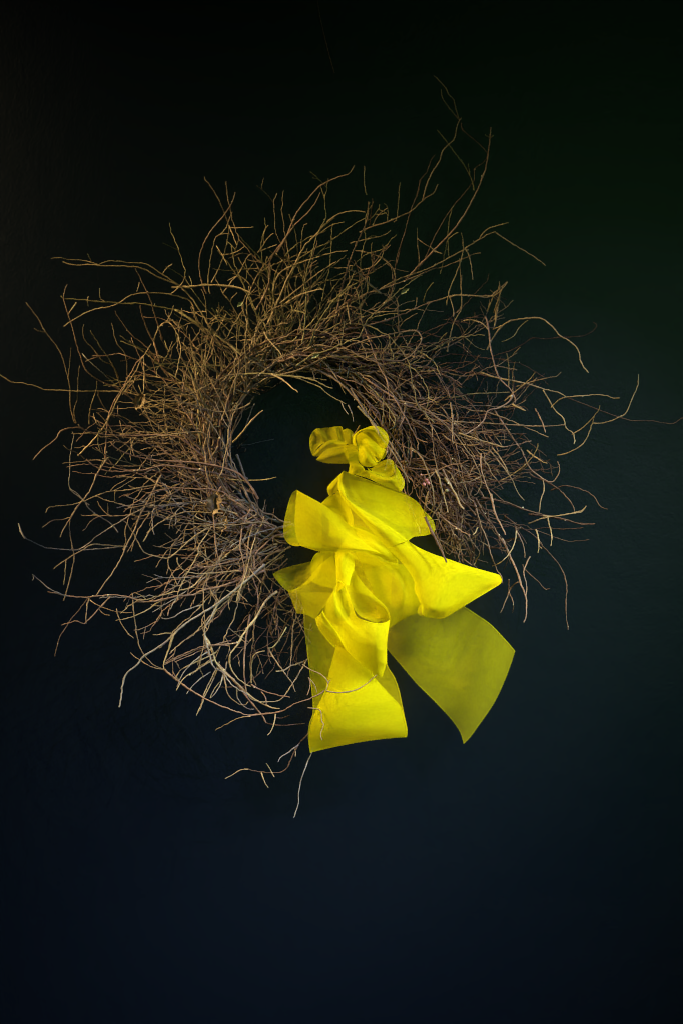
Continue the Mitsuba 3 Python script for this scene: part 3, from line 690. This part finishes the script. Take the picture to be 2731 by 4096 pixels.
buds = Tangle()
for c, r in BUDS:
    if rng.random() < 0.3:
        buds.add(*ball(c, r, 0))
scene['wreath__bud'] = mikit.ply(buds.mesh(), 'pale_wood', smooth=True)
labels['wreath__bud'] = {'kind': 'stuff', 'label': 'pale buds and cut ends on the twigs'}

# --- frame rings, binding and loose wire
for rad, d, r in ((330, 13, 1.6), (368, 11, 1.7), (410, 13, 1.6)):
    a = np.linspace(-0.3, 1.42 * np.pi, 97)
    p = world(np.stack([CX + rad * np.cos(a), CY - 0.96 * rad * np.sin(a), np.full(97, d) + 0 * a], 1))
    scene[key_of('wreath__frame_ring')] = mikit.ply(tube(p, np.full(97, r / 1000), 8), 'frame_wire', smooth=True)
for k in range(26):
    if 15 <= k <= 25 or k < 1:
        continue
    a = math.radians(k * 360 / 26 + rng.normal(0, 4))
    p = []
    for s in np.linspace(0, 1, 9):
        rad = 292 + 115 * s
        p.append((CX + rad * math.cos(a + 0.12 * s), CY - 0.96 * rad * math.sin(a + 0.12 * s), 14 + 46 * math.sin(math.pi * s)))
    scene[key_of('wreath__binding_wire')] = mikit.ply(tube(world(np.array(p)), np.full(9, 0.0007), 6), 'frame_wire', smooth=True)
for pts, mat, r in (('290,820,30 320,900,26 340,970,22 380,1010,20', 'bark_grey', 1.5), ('215,870,34 260,950,30 310,1030,26', 'bark_grey', 1.2),
                    ('480,230,30 455,275,28 430,310,26', 'bark_grey', 1.4), ('430,420,36 405,460,34 385,530,32 340,640,30', 'bark_grey', 0.8)):
    p = read(pts, 'D6')
    scene[key_of('wreath__stem_strip')] = mikit.ply(twig_mesh(p, r, r * 0.7, buds=False)[0], mat, smooth=True)
for pts in ('285,775,20 300,735,22 330,680,24 355,660,25 376,668,24 368,692,22 330,735,20 300,765,18', '292,778,18 325,765,22 355,770,22 358,790,22 330,800,20 300,790,18',
            '430,312,12 520,325,10 600,275,12 660,235,18'):
    p = smooth_curve(read(pts, 'D6'), 30)
    scene[key_of('wreath__loose_wire')] = mikit.ply(tube(world(p), np.full(30, 0.0006), 6), 'black_wire', smooth=True)
p = smooth_curve(read('310,745,20 400,738,18 460,722,16 540,706,14 580,697,12', 'D6'), 20)
scene['wreath__thread'] = mikit.ply(tube(world(p), np.full(20, 0.00035), 5), 'frame_wire', smooth=True)

p = smooth_curve(read('1268,-20,6 1280,60,5 1300,150,4 1318,220,3 1338,290,2'), 20)
scene['thread'] = mikit.ply(tube(world(p), np.full(20, 0.00028), 5), 'bark_dark_and_shade', smooth=True)
labels['thread'] = {'label': 'faint pale thread clinging to the dark wall above the wreath', 'category': 'thread'}

# --- dry leaves and berries caught in the twigs
def leaf(center, size, angle, mat, name, curl):
    u, v = np.meshgrid(np.linspace(0, 1, 15), np.linspace(-1, 1, 9), indexing='ij')
    edge = np.sin(np.pi * np.clip(u, 0.04, 0.96)) ** 0.4 * (0.7 + 0.6 * rng.random((15, 1)) * np.ones((1, 9)))
    x, y = (u - 0.5) * size[0] * (1 + 0.15 * v), v * edge * size[1] * 0.5
    d = curl * (0.55 * np.abs(v) + 0.5 * (u - 0.5) + 0.12 * np.sin(9 * u + 3 * v))
    ca, sa = math.cos(math.radians(angle)), math.sin(math.radians(angle))
    f = np.stack([center[0] + ca * x + sa * y, center[1] - sa * x + ca * y, center[2] + d], -1).reshape(-1, 3)
    i, j = np.meshgrid(np.arange(14), np.arange(8), indexing='ij')
    q = np.stack([i * 9 + j, i * 9 + j + 1, (i + 1) * 9 + j + 1, (i + 1) * 9 + j], -1).reshape(-1, 4)
    scene[key_of(name)] = mikit.ply((world(f), q), mat, smooth=True)


for c, s, a, curl in (((855, 2012, 84), (80, 54), 80, 9), ((556, 1604, 66), (64, 44), 60, 8), ((890, 2092, 66), (60, 40), 70, 6)):
    leaf(c, s, a, 'dry_leaf', 'wreath__dry_leaf', curl)
for c, s, a in (((1618, 1162, 74), (34, 16), 35), ((1262, 1422, 80), (30, 15), 25), ((960, 1215, 84), (26, 14), 40)):
    leaf(c, s, a, 'green_leaf', 'wreath__leaf_scrap', 4)
for x, y, d, r in ((1705, 1921, 84, 1.9), (1712, 1933, 85, 2.0), (1694, 1938, 86, 2.1), (1683, 1899, 84, 1.2)):
    scene[key_of('wreath__berry')] = mikit.ply(ball(world(np.array([[x, y, d]]))[0], r / 1000, 2), 'berry_skin', smooth=True)

# ------------------------------------------------------------------ the ribbon
DOUBLED = ('bow_band', 'panel', 'drape', 'knot', 'rosette', 'tail_fold', 'fold')


def loft(name, curves, crop, nu=44, nv=26, label=None, bumps=(), hem=()):
    rows = [smooth_curve(read(c, crop), nu) for c in curves]
    grid = np.stack(rows)                                             # curves, nu, 3
    if len(curves) > 2:
        d = np.linalg.norm(np.diff(grid, axis=0), axis=2).mean(1)
        t = np.concatenate([[0], np.cumsum(np.maximum(d, 1e-6))])
        t /= t[-1]
        g = Akima1DInterpolator(t, grid, axis=0)(np.linspace(0, 1, nv))
    else:
        s = np.linspace(0, 1, nv)[:, None, None]
        g = grid[0] * (1 - s) + grid[1] * s
    V, U = np.meshgrid(np.linspace(0, 1, nv), np.linspace(0, 1, nu), indexing='ij')
    for (u0, v0, su, sv, h) in bumps:
        g[..., 2] += h * np.exp(-((U - u0) / su) ** 2 - ((V - v0) / sv) ** 2)
    q = world(g.reshape(-1, 3))
    soft = meshkit.fbm(q * 22, 2, 3) - 0.5                                # slack of the cloth
    q[:, 1] += 0.0012 * soft
    lu = np.linalg.norm(np.diff(q.reshape(nv, nu, 3), axis=1), axis=2).sum(1).mean()
    lv = np.linalg.norm(np.diff(q.reshape(nv, nu, 3), axis=0), axis=2).sum(0).mean()
    uv = np.stack([U * lu, V * lv], -1).reshape(-1, 2)
    i, j = np.meshgrid(np.arange(nv - 1), np.arange(nu - 1), indexing='ij')
    f = np.stack([i * nu + j, i * nu + j + 1, (i + 1) * nu + j + 1, (i + 1) * nu + j], -1).reshape(-1, 4)
    verts, faces, uvs = [q], [f], [uv]
    base = len(q)
    G = q.reshape(nv, nu, 3)
    for e in hem:                                                        # the woven edge: a doubled strip 2 mm wide
        a, b = (G[0], G[1]) if e == 0 else (G[-1], G[-2])
        dirn = (b - a) / (np.linalg.norm(b - a, axis=1, keepdims=True) + 1e-9)
        v = np.vstack([a, a + dirn * 0.0009]) - [0, 0.0005, 0]
        k = np.arange(nu - 1)
        verts.append(v)
        faces.append(np.stack([k, k + 1, k + 1 + nu, k + nu], 1) + base)
        uvs.append(np.vstack([uv[:nu], uv[:nu] + [0, 0.0016]]))
        base += len(v)
    k = key_of('ribbon__' + name)
    scene[k] = mikit.ply((np.vstack(verts), np.vstack(faces)), 'organza_doubled' if name in DOUBLED else 'organza_loop' if name in ('bow_loop', 'small_loop') else 'organza_tail' if name == 'tail' else 'organza', smooth=True, uv=np.vstack(uvs))
    if label:
        labels[k] = {'label': label}


labels['ribbon'] = {'label': 'sheer yellow ribbon tied in a draped bow on the lower right of the wreath', 'category': 'ribbon'}

loft('tail', ['640,250,80 700,410,72 745,520,66 830,620,62 910,715,60 1010,815,58 1100,910,56 1160,985,56 1200,1085,58',
              '760,200,78 830,330,80 880,430,77 960,540,67 1050,650,62 1130,740,60 1210,840,61 1250,930,60 1270,1005,59',
              '900,130,80 1000,250,74 1060,330,68 1140,440,62 1210,540,60 1290,650,63 1350,730,62 1405,798,59',
              '1050,80,84 1150,200,74 1205,262,68 1270,305,64 1330,345,62 1430,440,58 1508,530,58'], 'R2', 60, 40, 'single sheer olive layer hanging to the right', hem=(0, 1))
loft('tail', ['230,180,62 245,310,62 250,400,60 262,500,58 285,690,60 300,830,62 299,905,66 280,960,76 272,1020,80 275,1080,80 285,1138,80',
              '450,180,66 440,320,62 430,450,58 440,600,58 470,800,60 500,950,62 520,1040,72 552,1080,79',
              '650,200,70 700,420,66 745,610,64 790,690,63 820,780,63 840,880,64 862,985,68 860,1045,79'], 'R2', 60, 30, 'doubled tail hanging straight down', hem=(0, 1))
loft('tail_fold', ['480,350,96 440,500,94 400,650,92 375,760,92 330,860,92 292,960,90 280,1040,86 285,1138,80.5',
                   '540,350,104 520,520,100 520,700,100 500,850,104 500,980,100 540,1050,90 552,1080,80',
                   '610,380,100 630,560,98 670,690,95 740,770,94 815,850,92 843,920,90 858,985,86 860,1045,80'], 'R2', 60, 34, hem=(0, 1))

# backing folds behind the knot
loft('fold', ['RC: 550,290,60 640,170,60 860,160,60 1050,180,62 1250,250,64 1480,300,64', 'RC: 560,500,56 700,560,56 900,600,58 1150,650,60 1300,700,64 1460,760,66'], 'RC')
loft('fold', ['RB: 700,560,70 850,600,74 1000,700,76 1100,820,76', 'RB: 560,790,70 700,860,74 880,920,76 1100,960,76'], 'RB')

loft('fold', ['400,380,44 560,290,44 760,420,46 900,560,50', '480,520,42 600,520,40 760,580,44 920,640,50', '480,660,58 620,680,58 780,700,60 940,720,62'], 'RB')

loft('fold', ['780,330,60 900,250,56 1050,280,56 1180,400,60', '790,420,56 900,400,50 1050,450,50 1170,500,58', '800,520,60 900,540,56 1000,600,56 1120,620,60'], 'RA')

# right bow loop
loft('bow_loop', ['650,150,66 900,200,58 1100,270,54 1240,330,54 1340,440,56 1400,500,56 1435,590,58',
                  '700,330,66 900,450,62 1050,540,60 1160,578,60 1280,576,60 1370,576,60 1422,630,60'], 'RB', hem=(0,))
loft('bow_loop', ['612,72,80 750,125,76 900,180,74 1100,250,72 1230,320,72 1310,400,74 1350,510,78 1390,640,82',
                  '601,150,84 760,230,76 900,290,70 1080,360,68 1200,440,70 1270,520,74 1310,590,78 1340,655,82',
                  '626,261,92 770,360,84 900,430,78 1040,500,74 1140,570,76 1210,620,78 1250,665,82',
                  '660,345,97 780,430,98 920,515,100 1050,605,98 1130,665,94 1180,700,90 1192,704,88'], 'RB', 56, 40, hem=(0,))
loft('bow_loop', ['RD: 132,180,80 374,200,84 700,365,86 1100,492,84 1400,575,80', 'RD: 200,500,74 600,600,72 900,640,72 1200,640,76 1432,635,80',
                  'RD: 300,900,70 600,950,74 800,990,78 1100,850,82 1400,680,81'], 'RD')
loft('bow_band', ['RB: 612,75,80 600,150,84 625,260,92 660,335,97 760,408,102 900,492,106 1050,592,107 1190,700,106',
                  'RB: 609,76,80 576,130,90 572,196,100 605,280,108 705,395,112 815,500,115 960,610,116 1090,735,115',
                  'RB: 606,80,78 575,140,84 564,200,88 588,292,96 678,410,104 780,520,108 890,640,109 1000,770,108'], 'RB', 56, 22, hem=())
loft('bow_band', ['374,178,106 500,260,106 700,345,106 850,395,105 1100,480,100 1300,535,94 1400,563,88 1442,628,80',
                  '300,215,113 480,360,115 700,480,117 900,540,117 1100,580,110 1280,610,100 1380,620,90 1443,632,80',
                  '215,245,114 380,440,115 520,620,120 680,720,125 880,760,121 1080,740,110 1280,690,98 1442,640,80',
                  '160,265,111 330,440,110 450,640,114 560,860,125 720,950,127 920,890,117 1150,790,102 1434,662,81',
                  '132,276,108 300,440,105 440,600,108 450,760,112 515,905,119 555,1040,114 640,1060,112 740,1070,110 860,1022,107 1020,922,103 1200,812,96 1410,685,82'],
     'RD', 70, 46, hem=(0, 1))
loft('curl', ['515,905,119 490,945,110 482,995,106 498,1030,108 555,1042,113', '540,900,124 545,950,128 540,1000,126 545,1030,120 558,1042,114'], 'RD', 20, 10)
loft('panel', ['RC: 1050,170,86 1110,290,90 1180,450,94 1255,610,96 1300,800,96 1380,1000,94 1432,1045,92',
               'RC: 1230,190,92 1330,310,98 1420,450,103 1480,620,105 1510,800,104 1500,930,99 1470,1020,94',
               'RD: 130,430,98 240,600,107 310,750,110 330,900,107 330,1000,100 250,1120,92',
               'RD: 300,450,96 400,560,95 420,700,95 440,850,96 420,980,94 355,1058,91',
               'RD: 400,455,92 460,540,92 480,700,92 510,850,93 510,950,93 485,1003,92'], 'RC', 44, 40)

# left bow loop and knot
loft('bow_loop', ['203,247,91 150,280,84 110,400,78 78,550,76 76,640,76 100,705,78 150,742,82 230,747,88',
                  '203,247,91 200,330,78 192,450,70 186,560,68 190,640,68 205,700,74 215,730,80 230,747,88',
                  '420,372,70 420,430,64 420,500,62 420,560,60 420,620,60 420,680,62 420,720,62 420,770,64'], 'RB', 40, 26)
loft('bow_loop', ['200,250,92 300,302,98 415,365,102 520,440,104 620,520,100 665,565,92',
                  '188,330,94 320,420,104 450,500,110 570,560,109 680,600,102 800,660,98',
                  '178,500,94 330,560,106 480,640,111 640,680,113 800,720,110 950,780,106',
                  '185,640,92 330,690,102 480,740,109 640,760,117 820,780,117 1000,830,108',
                  '230,747,88 330,780,95 450,808,99 560,798,107 750,802,109 880,818,108 1030,882,100'], 'RB', 50, 40, hem=(0, 1))
loft('fold', ['415,362,82 500,305,82 565,255,86', '490,410,74 580,400,74 680,430,84', '560,470,82 640,540,70 700,590,80'], 'RB', 20, 20)
loft('knot', ['650,560,92 780,600,98 900,660,102 1000,740,105 1085,770,103', '740,690,106 880,740,112 980,800,112 1078,830,105', '850,814,107 930,842,108 1000,882,104 1092,905,98'], 'RB', 36, 24)

# upper cluster of small loops
loft('petal', ['182,606,60 145,520,56 130,430,54 140,340,52 180,262,52 240,220,54 350,212,58 450,200,60 540,187,62 580,195,64 592,245,66',
               '183,606,60 180,500,46 210,420,42 260,370,46 310,330,62 380,310,50 450,310,55 520,310,68 560,320,62 600,340,62 620,350,66',
               '184,606,60 240,500,56 310,440,55 370,420,54 420,420,55 480,430,58 520,440,62 560,445,66 600,445,70 640,442,74 655,440,78'], 'RA', 44, 22, 'dim olive petal at the left of the upper cluster')
loft('petal', ['185,606,92 230,525,98 300,457,103 370,405,106 480,376,106 560,390,100 650,440,90',
               '186,606,92 245,565,104 305,505,112 370,458,115 480,430,112 555,436,104 635,455,92',
               '187,606,92 265,602,96 310,555,101 370,512,104 480,488,102 550,482,98 620,470,90'], 'RA', 36, 16)
loft('petal', ['225,655,72 270,602,72 370,512,72 480,480,74 560,470,78 640,450,84', '228,658,72 320,640,84 420,600,92 520,580,95 600,560,96 660,540,94',
               '230,662,70 300,690,70 400,708,70 520,712,70 600,714,72 690,712,76'], 'RA', 36, 22)
loft('petal', ['590,248,76 660,225,78 750,290,80', '620,350,78 690,350,86 745,380,82', '655,442,82 700,440,84 742,436,84'], 'RA', 16, 16)
loft('fold', ['600,480,92 610,560,90 645,640,88 685,720,88 680,780,90 668,832,92', '700,440,92 720,560,82 740,680,86 760,780,98 760,862,98',
              '790,460,90 815,570,76 815,690,84 880,760,90 905,805,94'], 'RA', 30, 22)
loft('rosette', ['790,480,104 780,390,108 795,310,112 830,270,114 870,256,115 940,268,115 1010,320,114 1090,405,112 1150,470,108 1188,500,100',
                 '765,465,98 755,370,106 775,300,112 830,250,116 910,225,119 1000,225,121 1090,260,119 1160,330,115 1190,420,108 1190,490,100',
                 '738,445,86 733,350,88 770,288,90 850,242,92 950,197,92 1070,187,94 1185,258,94 1235,370,94 1218,450,94 1186,510,96'], 'RA', 44, 22)
loft('rosette', ['798,310,100 850,276,101 930,312,106 1000,372,110 1060,426,112 1130,490,112 1186,505,102',
                 '790,380,102 850,370,108 930,430,117 1010,500,119 1080,560,117 1140,580,110 1165,570,104',
                 '797,455,102 860,432,105 940,505,111 1000,562,113 1050,620,111 1085,655,106 1103,690,98'], 'RA', 36, 20)
loft('rosette', ['822,470,96 810,560,98 812,650,98 840,712,98 905,752,98', '880,450,104 890,560,114 900,650,116 930,720,110 970,758,102',
                 '980,545,110 985,600,114 1000,660,112 1020,710,108 1040,742,100', '1000,570,108 1020,630,104 1050,690,102 1075,705,98 1080,715,96'], 'RA', 26, 24)
loft('rosette', ['1000,565,98 1060,640,96 1103,690,94', '1000,580,90 1030,650,84 1060,695,88'], 'RA', 14, 8)
loft('scrap', ['1188,500,76 1206,550,74 1150,655,72', '1150,560,74 1140,600,74 1100,640,74'], 'RA', 14, 8)
loft('small_loop', ['930,760,84 1000,770,80 1085,705,80 1160,666,82 1240,650,84 1300,680,88', '980,790,72 1060,790,64 1150,760,62 1220,740,64 1290,740,78 1315,760,88',
                    '1000,830,92 1080,860,94 1150,890,94 1230,897,94 1290,872,94 1322,805,92'], 'RA', 32, 20)
loft('small_loop', ['930,765,92 1050,850,96 1150,892,98 1230,899,98 1292,876,97 1325,800,94 1312,700,90', '960,850,96 1060,910,104 1170,940,109 1270,945,111 1350,920,106 1390,880,98 1370,800,92',
                    '975,930,92 1100,990,97 1280,1060,97 1395,1103,93 1432,1060,90 1456,1000,86 1445,940,86 1400,850,86 1350,750,88'], 'RA', 40, 22)
loft('small_loop', ['760,862,94 830,832,98 900,806,100 955,814,100 984,855,98 985,890,96 972,930,94', '765,864,86 845,850,76 900,840,72 940,850,74 955,880,78 965,910,86 970,928,90',
                    '770,866,90 850,890,86 905,905,86 940,918,88 968,930,92'], 'RA', 28, 16)
loft('small_loop', ['572,843,74 480,930,74 410,1000,74 378,1062,74 385,1112,74 415,1175,74', '590,850,80 540,930,86 490,1000,88 450,1070,86 460,1110,82 445,1150,78',
                    '600,860,78 570,960,80 540,1020,82 535,1060,82 530,1085,80 470,1130,78'], 'RA', 28, 16)

# lower cascade
loft('ear', ['118,415,58 220,360,58 350,320,60 560,270,66 700,190,72', '119,418,60 215,430,52 340,430,50 500,380,58 680,330,72',
             '120,425,60 205,540,58 295,612,60 420,580,62 560,500,70'], 'RC', 30, 20, 'small dark olive ear pointing left')
loft('ear', ['292,612,76 420,560,78 530,465,80 640,330,82 800,200,84', '300,640,76 430,640,84 560,600,86 700,520,90 840,400,92',
             '340,740,74 460,740,84 580,740,88 690,680,92 840,560,96', '390,868,72 450,872,76 520,890,80 600,925,84 665,835,90 790,700,98'], 'RC', 34, 28)
loft('drape', ['840,165,98 828,220,100 832,290,102 840,420,104 845,540,106 800,680,108', '940,160,108 900,260,113 900,380,115 910,500,116 930,560,118',
               '1030,200,100 1048,280,102 1040,360,104 1010,450,112 985,560,116'], 'RC', 30, 20)
loft('drape', ['1040,355,104 1120,490,106 1260,650,108 1380,760,108 1440,850,106 1452,930,104', '960,420,106 1040,560,96 1140,700,88 1240,800,86 1340,880,88 1400,930,98',
               '900,500,108 960,620,98 1010,740,92 1080,870,94 1200,940,98 1300,975,102'], 'RC', 36, 24, hem=(0,))
loft('drape', ['890,490,118 960,590,118 1000,700,116 1060,880,118 1160,945,122 1300,978,122 1400,968,116 1452,930,106',
               '850,520,114 880,640,106 920,780,106 1000,920,113 1120,1010,122 1280,1050,126 1400,1050,118 1445,1000,106',
               '800,620,114 830,760,117 900,900,114 1000,1020,118 1130,1110,124 1290,1150,128 1390,1150,120 1432,1080,106',
               '740,720,112 790,860,113 870,980,111 980,1120,116 1120,1220,122 1280,1260,126 1380,1270,120 1417,1200,106',
               '700,800,108 750,920,103 840,1060,102 960,1220,107 1110,1340,114 1270,1380,118 1370,1400,114 1415,1400,104',
               '690,850,104 740,950,96 830,1110,94 950,1280,99 1080,1410,104 1200,1500,106 1290,1570,104 1362,1590,102 1392,1500,102 1414,1430,102'], 'RC', 56, 50, hem=(0, 1))
loft('drape', ['690,830,92 740,930,94 840,1060,99 960,1220,98 1100,1370,96 1260,1560,94', '650,880,99 700,990,104 800,1120,101 920,1270,98 1060,1400,94 1200,1530,92',
               '602,925,90 645,1050,91 725,1160,88 805,1245,86 890,1310,86 970,1385,86 1080,1430,86 1160,1495,86 1245,1570,86'], 'RC', 44, 22, hem=(1,))
